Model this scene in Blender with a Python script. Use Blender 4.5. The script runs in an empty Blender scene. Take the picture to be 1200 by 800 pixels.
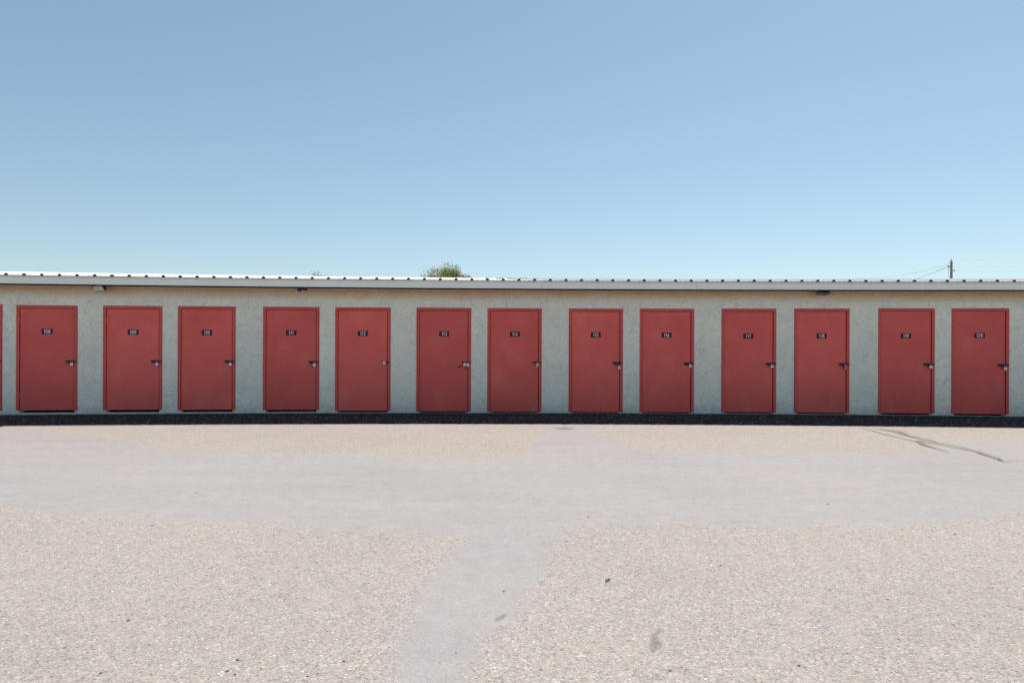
import bpy, bmesh, math, random
import numpy as np
from mathutils import Vector, Matrix, noise

random.seed(7)
rng = np.random.default_rng(7)
R = math.radians
scn = bpy.context.scene
COL = scn.collection

# ------------------------------------------------------------------ camera
H_EYE, D_WALL, F = 1.45, 13.8, 800.0          # metres, metres, pixels (for a 1200 px wide frame)
cam_d = bpy.data.cameras.new("camera")
cam_d.lens, cam_d.sensor_width = 24.0, 36.0
cam_d.clip_start, cam_d.clip_end = 0.1, 6000
cam = bpy.data.objects.new("camera", cam_d)
COL.objects.link(cam)
cam.location = (0, 0, H_EYE)
cam.rotation_euler = (R(90), R(-0.25), 0)
scn.camera = cam

# ------------------------------------------------------------------ sky + sun
SUN_EL, SUN_AZ = 55.6, 35.0                     # azimuth clockwise from +Y (the view direction)
world = bpy.data.worlds.new("World")
scn.world = world
world.use_nodes = True
wn = world.node_tree
bg = wn.nodes["Background"]
sky = wn.nodes.new("ShaderNodeTexSky")
sky.sky_type = 'NISHITA'
sky.sun_disc = False
sky.sun_elevation = R(SUN_EL)
sky.sun_rotation = R(SUN_AZ)
sky.altitude = 600
sky.air_density = 1.0
sky.dust_density = 0.35
sky.ozone_density = 0.8
gm = wn.nodes.new("ShaderNodeGamma"); gm.inputs[1].default_value = 0.66
tn = wn.nodes.new("ShaderNodeMix"); tn.data_type = 'RGBA'; tn.blend_type = 'MULTIPLY'; tn.inputs[0].default_value = 1
tn.inputs[7].default_value = (1.01, 1.14, 1.17, 1)
wn.links.new(sky.outputs[0], gm.inputs[0]); wn.links.new(gm.outputs[0], tn.inputs[6]); wn.links.new(tn.outputs[2], bg.inputs[0])
bg.inputs[1].default_value = 0.15
sun_d = bpy.data.lights.new("sun", 'SUN')
sun_d.energy = 4.1
sun_d.angle = R(0.53)
sun_d.color = (1.0, 0.93, 0.83)
sun = bpy.data.objects.new("sun", sun_d)
COL.objects.link(sun)
to_sun = Vector((math.sin(R(SUN_AZ)) * math.cos(R(SUN_EL)), math.cos(R(SUN_AZ)) * math.cos(R(SUN_EL)), math.sin(R(SUN_EL))))
sun.rotation_euler = to_sun.to_track_quat('Z', 'Y').to_euler()
sun.location = to_sun * 60
scn.view_settings.view_transform = 'Standard'
scn.view_settings.look = 'None'
scn.view_settings.exposure = 0.33
scn.view_settings.gamma = 1.0
scn.render.engine = 'CYCLES'
scn.cycles.max_bounces = 8

# ------------------------------------------------------------------ placement helpers
def bend(x):
    """the facade line is very slightly bent (metres forward/back of a straight line)"""
    def q(v): return 0.0259 * v - 0.00507 * v * v
    if x < -10.5: return q(-10.5) + (x + 10.5) * (0.0259 + 0.01014 * 10.5)
    if x > 10.5: return q(10.5) + (x - 10.5) * (0.0259 - 0.01014 * 10.5)
    return q(x)

def slope(x):
    return (bend(x + .01) - bend(x - .01)) / .02

def wall_x(px, off=0.0):
    x = (px - 600) / F * D_WALL
    for _ in range(8):
        x = (px - 600) / F * (D_WALL + off + bend(x))
    return x

ROLL = math.tan(R(0.25))
def ground_pt(px, py):
    """point of the yard seen at pixel (px, py) of the 1200 x 800 photograph"""
    u, v = px - 600, py - 400
    u2, v2 = u + v * ROLL, v - u * ROLL
    y = H_EYE * F / v2
    return (u2 / F * y, y)

def grd_px(x, y):
    u, v = F * x / y, F * H_EYE / y
    return u - v * ROLL + 600, v + u * ROLL + 400

# ------------------------------------------------------------------ material helpers
def new_mat(name):
    m = bpy.data.materials.new(name)
    m.use_nodes = True
    nt = m.node_tree
    b = nt.nodes["Principled BSDF"]
    return m, nt, b

def N(nt, t, **kw):
    n = nt.nodes.new(t)
    for k, v in kw.items():
        if k.startswith('_'):
            setattr(n, k[1:], v)
        else:
            n.inputs[k.replace('__', ' ')].default_value = v
    return n

def ramp(nt, fac, stops, mode='LINEAR'):
    r = nt.nodes.new("ShaderNodeValToRGB")
    r.color_ramp.interpolation = mode
    cr = r.color_ramp
    while len(cr.elements) < len(stops): cr.elements.new(0.5)
    for e, (p, c) in zip(cr.elements, stops):
        e.position = p
        e.color = c if len(c) == 4 else (*c, 1)
    nt.links.new(fac, r.inputs[0])
    return r.outputs[0]

def mix(nt, fac, a, b, mode='MIX'):
    m = nt.nodes.new("ShaderNodeMix")
    m.data_type = 'RGBA'; m.blend_type = mode
    for s, v in ((m.inputs[0], fac), (m.inputs[6], a), (m.inputs[7], b)):
        if isinstance(v, (int, float)): s.default_value = v
        elif isinstance(v, tuple): s.default_value = (*v, 1) if len(v) == 3 else v
        else: nt.links.new(v, s)
    return m.outputs[2]

def math_n(nt, op, a, b=None, c=None, clamp=False):
    m = nt.nodes.new("ShaderNodeMath"); m.operation = op; m.use_clamp = clamp
    for i, v in enumerate((a, b, c)):
        if v is None: continue
        if isinstance(v, (int, float)): m.inputs[i].default_value = v
        else: nt.links.new(v, m.inputs[i])
    return m.outputs[0]

def tex(nt, coord, kind, scale, detail=2.0, rough=0.5, vec_scale=None, **kw):
    src = coord
    if vec_scale:
        mp = nt.nodes.new("ShaderNodeMapping"); mp.inputs['Scale'].default_value = vec_scale
        nt.links.new(coord, mp.inputs[0]); src = mp.outputs[0]
    if kind == 'noise':
        n = nt.nodes.new("ShaderNodeTexNoise"); n.inputs['Scale'].default_value = scale
        n.inputs['Detail'].default_value = detail; n.inputs['Roughness'].default_value = rough
    else:
        n = nt.nodes.new("ShaderNodeTexVoronoi"); n.inputs['Scale'].default_value = scale
        for k, v in kw.items(): setattr(n, k, v)
    nt.links.new(src, n.inputs['Vector'])
    return n

def bump(nt, bsdf, height, strength, dist, prev=None):
    b = nt.nodes.new("ShaderNodeBump")
    b.inputs['Strength'].default_value = strength
    b.inputs['Distance'].default_value = dist
    nt.links.new(height, b.inputs['Height'])
    if prev is not None: nt.links.new(prev, b.inputs['Normal'])
    nt.links.new(b.outputs[0], bsdf.inputs['Normal'])
    return b.outputs[0]

def world_pos(nt):
    return nt.nodes.new("ShaderNodeNewGeometry").outputs['Position']

# --- yard surface: bleached chip-seal gravel worn smooth along the wheel lane
def mat_yard():
    m, nt, b = new_mat("bleached chip seal")
    P = world_pos(nt)
    att = nt.nodes.new("ShaderNodeAttribute"); att.attribute_name = "wear"
    sep = nt.nodes.new("ShaderNodeSeparateColor"); nt.links.new(att.outputs['Color'], sep.inputs[0])
    n1 = tex(nt, P, 'noise', 2.6, 6, 0.62)
    n1b = tex(nt, P, 'noise', 26, 4, 0.6)
    edge = math_n(nt, 'ADD', sep.outputs[0], math_n(nt, 'MULTIPLY', math_n(nt, 'SUBTRACT', n1.outputs['Fac'], 0.5), 1.3))
    edge = math_n(nt, 'ADD', edge, math_n(nt, 'MULTIPLY', math_n(nt, 'SUBTRACT', n1b.outputs['Fac'], 0.5), 0.7))
    wear = ramp(nt, edge, [(0.24, (0, 0, 0)), (0.76, (1, 1, 1))])
    wearf = nt.nodes.new("ShaderNodeSeparateColor"); nt.links.new(wear, wearf.inputs[0]); wf = wearf.outputs[0]
    # stones
    va = tex(nt, P, 'voronoi', 88); vb = tex(nt, P, 'voronoi', 170)
    ca = nt.nodes.new("ShaderNodeSeparateColor"); nt.links.new(va.outputs['Color'], ca.inputs[0])
    cb = nt.nodes.new("ShaderNodeSeparateColor"); nt.links.new(vb.outputs['Color'], cb.inputs[0])
    stone = ramp(nt, ca.outputs[0], [(0.0, (0.20, 0.185, 0.17)), (0.08, (0.31, 0.285, 0.26)), (0.25, (0.41, 0.38, 0.35)),
                                     (0.62, (0.45, 0.425, 0.39)), (0.88, (0.49, 0.47, 0.44)), (0.95, (0.62, 0.60, 0.58)), (1.0, (0.76, 0.75, 0.73))])
    tint = ramp(nt, ca.outputs[1], [(0.0, (1.10, 1.0, 0.84)), (0.3, (1, 1, 1)), (0.7, (1, 0.98, 0.97)), (1, (0.93, 0.98, 1.03))])
    stone = mix(nt, 1.0, stone, tint, 'MULTIPLY')
    fine = ramp(nt, cb.outputs[0], [(0.0, (0.26, 0.25, 0.24)), (0.25, (0.40, 0.375, 0.345)), (0.75, (0.48, 0.455, 0.425)), (1.0, (0.62, 0.60, 0.58))])
    gravel = mix(nt, 0.38, stone, fine)
    # dark voids between stones
    void = ramp(nt, va.outputs['Distance'], [(0.55, (1, 1, 1)), (0.9, (0.78, 0.76, 0.74))])
    gravel = mix(nt, 1.0, gravel, void, 'MULTIPLY')
    # worn lane: pale lavender grey binder with sand
    vs = tex(nt, P, 'voronoi', 210)
    cs = nt.nodes.new("ShaderNodeSeparateColor"); nt.links.new(vs.outputs['Color'], cs.inputs[0])
    smooth = ramp(nt, cs.outputs[0], [(0.0, (0.31, 0.295, 0.285)), (0.12, (0.375, 0.360, 0.355)), (0.8, (0.412, 0.397, 0.392)), (1.0, (0.51, 0.497, 0.49))])
    streak = tex(nt, P, 'noise', 1.0, 5, 0.6, vec_scale=(0.35, 2.6, 1))
    sm_t = ramp(nt, streak.outputs['Fac'], [(0.3, (0.96, 0.955, 0.96)), (0.7, (1.03, 1.03, 1.032))])
    smooth = mix(nt, 1.0, smooth, sm_t, 'MULTIPLY')
    col = mix(nt, wf, gravel, smooth)
    # warm sandy verge close to the building, large uneven tone
    sp1 = tex(nt, P, 'noise', 34, 4, 0.7, vec_scale=(1, 0.55, 1))
    spc = ramp(nt, sp1.outputs['Fac'], [(0.28, (0.66, 0.64, 0.62)), (0.40, (0.97, 0.965, 0.96)), (0.62, (1.02, 1.02, 1.01)), (0.74, (1.16, 1.14, 1.10))])
    spf = math_n(nt, 'SUBTRACT', 1.0, math_n(nt, 'MULTIPLY', wf, 0.82))
    col = mix(nt, spf, col, mix(nt, 1.0, col, spc, 'MULTIPLY'))
    col = mix(nt, 1.0, col, (0.962, 0.934, 0.940), 'MULTIPLY')
    warm = mix(nt, 1.0, col, (1.0, 0.968, 0.94), 'MULTIPLY')
    col = mix(nt, sep.outputs[1], col, warm)
    big = tex(nt, P, 'noise', 0.45, 5, 0.6)
    bt = ramp(nt, big.outputs['Fac'], [(0.25, (0.92, 0.92, 0.925)), (0.5, (1, 1, 1)), (0.8, (1.05, 1.04, 1.01))])
    col = mix(nt, 1.0, col, bt, 'MULTIPLY')
    mid = tex(nt, P, 'noise', 7, 4, 0.65)
    mt = ramp(nt, mid.outputs['Fac'], [(0.3, (0.94, 0.935, 0.93)), (0.7, (1.05, 1.05, 1.05))])
    col = mix(nt, 1.0, col, mt, 'MULTIPLY')
    nt.links.new(col, b.inputs['Base Color'])
    b.inputs['Roughness'].default_value = 0.93
    b.inputs['Specular IOR Level'].default_value = 0.25
    hgt = math_n(nt, 'MULTIPLY', math_n(nt, 'SUBTRACT', 1.0, va.outputs['Distance']), math_n(nt, 'SUBTRACT', 1.0, math_n(nt, 'MULTIPLY', wf, 0.85)))
    hgt = math_n(nt, 'ADD', hgt, math_n(nt, 'MULTIPLY', ca.outputs[0], math_n(nt, 'SUBTRACT', 0.6, math_n(nt, 'MULTIPLY', wf, 0.55))))
    n = bump(nt, b, hgt, 0.4, 0.005)
    fn = tex(nt, P, 'noise', 190, 3, 0.6)
    bump(nt, b, fn.outputs['Fac'], 0.25, 0.004, n)
    return m

def mat_strip():  # near-black colour that deepens the eave's shadow on the yard
    m, nt, b = new_mat("dark eave shadow strip")
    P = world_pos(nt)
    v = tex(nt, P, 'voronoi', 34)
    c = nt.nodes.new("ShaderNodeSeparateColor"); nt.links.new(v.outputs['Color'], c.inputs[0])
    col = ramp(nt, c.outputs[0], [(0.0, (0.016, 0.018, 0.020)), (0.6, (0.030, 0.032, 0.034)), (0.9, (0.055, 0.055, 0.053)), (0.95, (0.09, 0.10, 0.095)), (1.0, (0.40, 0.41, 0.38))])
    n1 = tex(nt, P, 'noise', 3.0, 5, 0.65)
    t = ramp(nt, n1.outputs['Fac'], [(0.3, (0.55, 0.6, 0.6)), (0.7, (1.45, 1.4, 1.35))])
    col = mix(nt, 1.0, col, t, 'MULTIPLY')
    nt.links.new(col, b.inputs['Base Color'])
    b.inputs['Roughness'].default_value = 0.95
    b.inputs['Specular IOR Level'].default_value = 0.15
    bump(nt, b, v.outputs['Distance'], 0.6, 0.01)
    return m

def mat_stucco():
    m, nt, b = new_mat("hand trowelled stucco")
    P = world_pos(nt)
    sepx = nt.nodes.new("ShaderNodeSeparateXYZ"); nt.links.new(P, sepx.inputs[0])
    z = sepx.outputs[2]
    n1 = tex(nt, P, 'noise', 5.5, 7, 0.68)
    n1.inputs['Distortion'].default_value = 1.6
    n2 = tex(nt, P, 'noise', 1.3, 4, 0.6)
    n3 = tex(nt, P, 'noise', 90, 3, 0.6)
    base = ramp(nt, n1.outputs['Fac'], [(0.30, (0.66, 0.64, 0.54)), (0.42, (0.87, 0.83, 0.71)), (0.6, (0.92, 0.88, 0.76)), (0.75, (0.95, 0.915, 0.80))])  # hollows darkened in the colour to carry the relief shading
    big = ramp(nt, n2.outputs['Fac'], [(0.3, (0.90, 0.91, 0.93)), (0.7, (1.05, 1.045, 1.02))])
    col = mix(nt, 1.0, base, big, 'MULTIPLY')
    gr = tex(nt, P, 'noise', 38, 5, 0.75)
    grc = ramp(nt, gr.outputs['Fac'], [(0.32, (0.80, 0.80, 0.79)), (0.48, (1, 1, 1)), (0.72, (1.06, 1.06, 1.06))])
    col = mix(nt, 1.0, col, grc, 'MULTIPLY')
    # trowel skips: ragged torn marks, relief shading darkened into their colour
    sk = tex(nt, P, 'noise', 11, 5, 0.7, vec_scale=(0.75, 1, 1.5)); sk.inputs['Distortion'].default_value = 2.2
    skm = ramp(nt, sk.outputs['Fac'], [(0.33, (1, 1, 1)), (0.39, (0, 0, 0))])
    sks = nt.nodes.new("ShaderNodeSeparateColor"); nt.links.new(skm, sks.inputs[0])
    col = mix(nt, math_n(nt, 'MULTIPLY', sks.outputs[0], 0.72), col, (0.34, 0.32, 0.28))
    lt = tex(nt, P, 'noise', 14, 4, 0.7); lt.inputs['Distortion'].default_value = 1.0
    ltm = ramp(nt, lt.outputs['Fac'], [(0.64, (0, 0, 0)), (0.70, (1, 1, 1))])
    lts = nt.nodes.new("ShaderNodeSeparateColor"); nt.links.new(ltm, lts.inputs[0])
    col = mix(nt, math_n(nt, 'MULTIPLY', lts.outputs[0], 0.5), col, (0.90, 0.89, 0.86))
    # orange tint painting warm bounce light under the eave, splash dirt at the foot
    st = math_n(nt, 'ADD', z, math_n(nt, 'MULTIPLY', math_n(nt, 'SUBTRACT', n2.outputs['Fac'], 0.5), 0.20))
    st = math_n(nt, 'ADD', st, math_n(nt, 'MULTIPLY', math_n(nt, 'SUBTRACT', n1.outputs['Fac'], 0.5), 0.16))
    stm = nt.nodes.new("ShaderNodeMapRange"); stm.inputs[1].default_value = 2.25; stm.inputs[2].default_value = 2.46
    nt.links.new(st, stm.inputs[0])
    col = mix(nt, math_n(nt, 'MULTIPLY', stm.outputs[0], 0.85), col, (0.58, 0.31, 0.13))
    dm = nt.nodes.new("ShaderNodeMapRange"); dm.inputs[1].default_value = 0.22; dm.inputs[2].default_value = 0.0
    nt.links.new(math_n(nt, 'ADD', z, math_n(nt, 'MULTIPLY', math_n(nt, 'SUBTRACT', n1.outputs['Fac'], 0.5), 0.4)), dm.inputs[0])
    col = mix(nt, math_n(nt, 'MULTIPLY', dm.outputs[0], 0.35), col, (0.33, 0.32, 0.30))
    nt.links.new(col, b.inputs['Base Color'])
    b.inputs['Roughness'].default_value = 0.9
    b.inputs['Specular IOR Level'].default_value = 0.25
    n = bump(nt, b, n1.outputs['Fac'], 0.9, 0.030)
    n = bump(nt, b, sk.outputs['Fac'], 0.6, 0.020, n)
    bump(nt, b, n3.outputs['Fac'], 0.35, 0.004, n)
    return m

def mat_paint(name, c1, c2, rough=0.45, scuff=0.0, bumpd=0.0015):
    m, nt, b = new_mat(name)
    P = world_pos(nt)
    n = tex(nt, P, 'noise', 1.7, 6, 0.62)
    col = ramp(nt, n.outputs['Fac'], [(0.3, c1), (0.7, c2)])
    fn = tex(nt, P, 'noise', 60, 3, 0.6)
    f = ramp(nt, fn.outputs['Fac'], [(0.3, (0.965, 0.96, 0.96)), (0.7, (1.035, 1.04, 1.04))])
    col = mix(nt, 1.0, col, f, 'MULTIPLY')
    if scuff:
        oi = nt.nodes.new('ShaderNodeObjectInfo')
        dv = ramp(nt, oi.outputs['Random'], [(0.0, (0.90, 0.88, 0.92)), (0.5, (1.0, 1.0, 1.0)), (1.0, (1.05, 1.16, 1.12))])
        col = mix(nt, 1.0, col, dv, 'MULTIPLY')
        fd = tex(nt, P, 'noise', 1.4, 6, 0.6)
        fdc = ramp(nt, fd.outputs['Fac'], [(0.30, (0.92, 0.90, 0.91)), (0.55, (1, 1, 1)), (0.72, (1.06, 1.32, 1.32))])
        col = mix(nt, 1.0, col, fdc, 'MULTIPLY')
        sp = nt.nodes.new("ShaderNodeSeparateXYZ"); nt.links.new(P, sp.inputs[0])
        s1 = tex(nt, P, 'noise', 6.5, 6, 0.72, vec_scale=(1, 1, 0.55))
        lo = nt.nodes.new("ShaderNodeMapRange"); lo.inputs[1].default_value = 0.75; lo.inputs[2].default_value = 0.1
        nt.links.new(sp.outputs[2], lo.inputs[0])
        s0 = tex(nt, P, 'noise', 0.55, 2, 0.5)
        k = math_n(nt, 'MULTIPLY', ramp_f(nt, s1.outputs['Fac'], 0.5, 0.66), math_n(nt, 'MULTIPLY', lo.outputs[0], ramp_f(nt, s0.outputs['Fac'], 0.48, 0.62)))
        col = mix(nt, math_n(nt, 'MULTIPLY', k, scuff), col, (0.52, 0.20, 0.18))
        s2 = tex(nt, P, 'noise', 22, 3, 0.6)
        k2 = ramp_f(nt, s2.outputs['Fac'], 0.72, 0.75)
        col = mix(nt, math_n(nt, 'MULTIPLY', k2, 0.6), col, (0.10, 0.03, 0.03))
        w = tex(nt, P, 'noise', 2.2, 2, 0.5)
        bump(nt, b, w.outputs['Fac'], 0.35, 0.01)
    nt.links.new(col, b.inputs['Base Color'])
    r = ramp(nt, n.outputs['Fac'], [(0.2, (rough - .07,) * 3), (0.8, (rough + .1,) * 3)])
    nt.links.new(r, b.inputs['Roughness'])
    b.inputs['Specular IOR Level'].default_value = 0.4
    return m

def ramp_f(nt, fac, a, bb):
    mr = nt.nodes.new("ShaderNodeMapRange")
    mr.inputs[1].default_value = a; mr.inputs[2].default_value = bb
    nt.links.new(fac, mr.inputs[0])
    return mr.outputs[0]

def mat_plain(name, c, rough=0.5, metal=0.0, var=0.15, scale=20):
    m, nt, b = new_mat(name)
    P = world_pos(nt)
    n = tex(nt, P, 'noise', scale, 4, 0.6)
    col = ramp(nt, n.outputs['Fac'], [(0.25, tuple(v * (1 - var) for v in c)), (0.75, tuple(min(1, v * (1 + var)) for v in c))])
    nt.links.new(col, b.inputs['Base Color'])
    b.inputs['Roughness'].default_value = rough
    b.inputs['Metallic'].default_value = metal
    return m

def mat_stain(name, c, dens, edge_scale=30, amp=1.3):
    m, nt, b = new_mat(name)
    P = world_pos(nt)
    n = tex(nt, P, 'noise', edge_scale, 5, 0.7)
    att = nt.nodes.new("ShaderNodeAttribute"); att.attribute_name = "cover"
    s = nt.nodes.new("ShaderNodeSeparateColor"); nt.links.new(att.outputs['Color'], s.inputs[0])
    f = math_n(nt, 'ADD', s.outputs[0], math_n(nt, 'MULTIPLY', math_n(nt, 'SUBTRACT', n.outputs['Fac'], 0.5), amp))
    a = math_n(nt, 'MULTIPLY', ramp_f(nt, f, 0.35, 0.75), dens)
    nt.links.new(a, b.inputs['Alpha'])
    b.inputs['Base Color'].default_value = (*c, 1)
    b.inputs['Roughness'].default_value = 0.85
    return m

def mat_leaf(name, c1, c2, c3):
    m, nt, b = new_mat(name)
    P = world_pos(nt)
    n = tex(nt, P, 'noise', 2.4, 3, 0.6)
    v = tex(nt, P, 'voronoi', 9)
    s = nt.nodes.new("ShaderNodeSeparateColor"); nt.links.new(v.outputs['Color'], s.inputs[0])
    a = math_n(nt, 'ADD', math_n(nt, 'MULTIPLY', n.outputs['Fac'], 0.6), math_n(nt, 'MULTIPLY', s.outputs[0], 0.4))
    col = ramp(nt, a, [(0.25, c1), (0.5, c2), (0.78, c3)])
    nt.links.new(col, b.inputs['Base Color'])
    b.inputs['Roughness'].default_value = 0.55
    tr = nt.nodes.new("ShaderNodeBsdfTranslucent"); nt.links.new(col, tr.inputs[0])
    mx = nt.nodes.new("ShaderNodeMixShader"); mx.inputs[0].default_value = 0.5
    nt.links.new(b.outputs[0], mx.inputs[1]); nt.links.new(tr.outputs[0], mx.inputs[2])
    nt.links.new(mx.outputs[0], nt.nodes["Material Output"].inputs[0])
    return m

M = dict(
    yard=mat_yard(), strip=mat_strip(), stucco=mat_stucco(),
    door=mat_paint("faded red door paint", (0.74, 0.096, 0.078), (0.80, 0.122, 0.098), 0.48, 0.7),
    frame=mat_paint("red frame paint", (0.58, 0.072, 0.068), (0.64, 0.090, 0.082), 0.42),
    fascia=mat_paint("off white painted steel fascia", (0.83, 0.81, 0.74), (0.88, 0.86, 0.79), 0.4),
    drip=mat_paint("pale dusty drip edge", (0.68, 0.59, 0.56), (0.78, 0.70, 0.67), 0.5),
    roof=mat_paint("white coated roof steel", (0.74, 0.72, 0.67), (0.81, 0.79, 0.74), 0.4),
    concrete=mat_plain("foundation concrete", (0.42, 0.41, 0.39), 0.9, 0, 0.25, 14),
    wood=mat_plain("weathered soffit plywood", (0.40, 0.22, 0.11), 0.8, 0, 0.25, 6),
    bead=mat_plain("stucco stop bead", (0.62, 0.55, 0.47), 0.6, 0, 0.1, 10),
    black=mat_plain("painted gap black", (0.015, 0.015, 0.016), 0.9, 0, 0.3, 30),  # black standing in for shade in rib ends and eave gap
    inner=mat_plain("unlit interior block", (0.20, 0.19, 0.18), 0.9, 0, 0.2, 4),
    dark_steel=mat_plain("dark oiled steel", (0.055, 0.052, 0.050), 0.42, 0.7, 0.3, 40),
    steel=mat_plain("brushed padlock steel", (0.60, 0.59, 0.57), 0.32, 0.9, 0.12, 60),
    brass=mat_plain("dull brass", (0.62, 0.48, 0.26), 0.35, 0.85, 0.15, 60),
    redlock=mat_plain("red anodised lock", (0.62, 0.16, 0.13), 0.35, 0.2, 0.1, 60),
    plate=mat_plain("dark maroon sign plastic", (0.050, 0.004, 0.010), 0.7, 0, 0.2, 30),
    digit=mat_plain("white sign lettering", (0.80, 0.76, 0.78), 0.5, 0, 0.05, 30),
    lamp_black=mat_plain("black lamp housing", (0.025, 0.024, 0.023), 0.45, 0.1, 0.2, 20),
    lamp_grey=mat_plain("grey weathered lamp glass", (0.60, 0.59, 0.55), 0.25, 0.0, 0.25, 25),
    lamp_bronze=mat_plain("bronze lamp housing", (0.16, 0.12, 0.105), 0.4, 0.3, 0.2, 20),
    white_pl=mat_plain("white plastic", (0.68, 0.65, 0.63), 0.45, 0, 0.08, 20),
    pole=mat_plain("weathered pole timber", (0.30, 0.25, 0.21), 0.85, 0, 0.3, 8),
    wire=mat_plain("aluminium wire", (0.20, 0.20, 0.21), 0.5, 0.4, 0.1, 8),
    ceramic=mat_plain("grey insulator ceramic", (0.34, 0.35, 0.37), 0.3, 0, 0.1, 8),
    bark=mat_plain("grey brown bark", (0.13, 0.10, 0.075), 0.9, 0, 0.35, 12),
    leaf_a=mat_leaf("olive green leaves", (0.16, 0.20, 0.035), (0.28, 0.33, 0.07), (0.40, 0.44, 0.12)),
    leaf_b=mat_leaf("grey green leaves", (0.16, 0.19, 0.12), (0.27, 0.30, 0.21), (0.38, 0.41, 0.32)),
    tar=mat_stain("weathered tar trail", (0.19, 0.185, 0.17), 0.60, 26, 2.6),
    tar_dk=mat_stain("fresh tar", (0.012, 0.012, 0.013), 0.95, 18),
    oil=mat_stain("faded oil mark", (0.20, 0.195, 0.185), 0.32, 95, 2.6),
    pebble=mat_plain("pale loose pebbles", (0.50, 0.47, 0.43), 0.9, 0, 0.35, 3.1),
    pebble_dk=mat_plain("dark loose pebbles", (0.085, 0.075, 0.068), 0.85, 0, 0.4, 5),
    dry=mat_plain("dry brown leaf", (0.11, 0.095, 0.075), 0.8, 0, 0.3, 60),
)

# ------------------------------------------------------------------ mesh helpers
class MB:
    def __init__(s): s.v, s.f, s.m = [], [], []
    def quad(s, a, b, c, d, mi=0):
        i = len(s.v); s.v += [a, b, c, d]; s.f.append((i, i + 1, i + 2, i + 3)); s.m.append(mi)
    def poly(s, pts, mi=0):
        i = len(s.v); s.v += pts; s.f.append(tuple(range(i, i + len(pts)))); s.m.append(mi)
    def box(s, x0, x1, y0, y1, z0, z1, mi=0, mat=None):
        p = [(x0, y0, z0), (x1, y0, z0), (x1, y1, z0), (x0, y1, z0), (x0, y0, z1), (x1, y0, z1), (x1, y1, z1), (x0, y1, z1)]
        if mat is not None: p = [tuple(mat @ Vector(q)) for q in p]
        i = len(s.v); s.v += p
        for f in ((0, 3, 2, 1), (4, 5, 6, 7), (0, 1, 5, 4), (1, 2, 6, 5), (2, 3, 7, 6), (3, 0, 4, 7)):
            s.f.append(tuple(i + k for k in f)); s.m.append(mi)
    def tube(s, pts, r, n=8, mi=0, cap=True):
        pts = [Vector(p) for p in pts]
        rs = r if isinstance(r, (list, tuple)) else [r] * len(pts)
        rings = []
        up = Vector((0.123, 0.31, 0.94)).normalized()
        for k, p in enumerate(pts):
            t = (pts[min(k + 1, len(pts) - 1)] - pts[max(k - 1, 0)]).normalized()
            a = t.cross(up)
            if a.length < 1e-3: a = t.cross(Vector((1, 0, 0)))
            a.normalize(); b = t.cross(a)
            i = len(s.v)
            for j in range(n):
                w = 2 * math.pi * j / n
                s.v.append(tuple(p + (a * math.cos(w) + b * math.sin(w)) * rs[k]))
            rings.append(i)
        for k in range(len(rings) - 1):
            for j in range(n):
                s.f.append((rings[k] + j, rings[k] + (j + 1) % n, rings[k + 1] + (j + 1) % n, rings[k + 1] + j)); s.m.append(mi)
        if cap:
            s.f.append(tuple(rings[0] + j for j in range(n - 1, -1, -1))); s.m.append(mi)
            s.f.append(tuple(rings[-1] + j for j in range(n))); s.m.append(mi)
    def lathe(s, prof, n=16, mi=0, mat=None):
        """prof: (radius, y) along the local y axis"""
        rings = []
        for r, y in prof:
            i = len(s.v)
            for j in range(n):
                w = 2 * math.pi * j / n
                q = Vector((r * math.cos(w), y, r * math.sin(w)))
                if mat is not None: q = mat @ q
                s.v.append(tuple(q))
            rings.append(i)
        for k in range(len(rings) - 1):
            for j in range(n):
                s.f.append((rings[k] + j, rings[k] + (j + 1) % n, rings[k + 1] + (j + 1) % n, rings[k + 1] + j)); s.m.append(mi)
        s.f.append(tuple(rings[0] + j for j in range(n - 1, -1, -1))); s.m.append(mi)
        s.f.append(tuple(rings[-1] + j for j in range(n))); s.m.append(mi)
    def mesh(s, name, mats, warp=False, bevel=0.0, seg=1, smooth=False):
        vs = [(x, y + bend(x), z) for x, y, z in s.v] if warp else s.v
        me = bpy.data.meshes.new(name)
        me.from_pydata(vs, [], s.f)
        for m in mats: me.materials.append(m)
        me.polygons.foreach_set('material_index', s.m)
        bm = bmesh.new(); bm.from_mesh(me)
        bmesh.ops.remove_doubles(bm, verts=bm.verts, dist=1e-5)
        if bevel:
            bmesh.ops.bevel(bm, geom=[e for e in bm.edges if len(e.link_faces) == 2 and e.calc_face_angle(0) > 0.6],
                            offset=bevel, segments=seg, affect='EDGES', profile=0.6, clamp_overlap=True)
        bmesh.ops.recalc_face_normals(bm, faces=bm.faces)
        bm.to_mesh(me); bm.free()
        if smooth:
            me.polygons.foreach_set('use_smooth', [True] * len(me.polygons))
            try: me.set_sharp_from_angle(angle=R(38))
            except Exception: pass
        me.update()
        return me
    def build(s, name, mats, parent=None, **kw):
        if not isinstance(mats, (list, tuple)): mats = [mats]
        return link(name, s.mesh(name, mats, **kw), parent)

def link(name, me, parent=None, loc=None, rot=None):
    o = bpy.data.objects.new(name, me)
    COL.objects.link(o)
    if parent is not None: o.parent = parent
    if loc is not None: o.location = loc
    if rot is not None: o.rotation_euler = rot
    return o

def tag(o, label=None, cat=None, group=None, kind=None):
    for k, v in (('label', label), ('category', cat), ('group', group), ('kind', kind)):
        if v: o[k] = v
    return o

def empty(name, loc, rz=0.0):
    o = bpy.data.objects.new(name, None)
    o.empty_display_size = 0.2
    COL.objects.link(o)
    o.location = loc; o.rotation_euler = (0, 0, rz)
    return o

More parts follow.
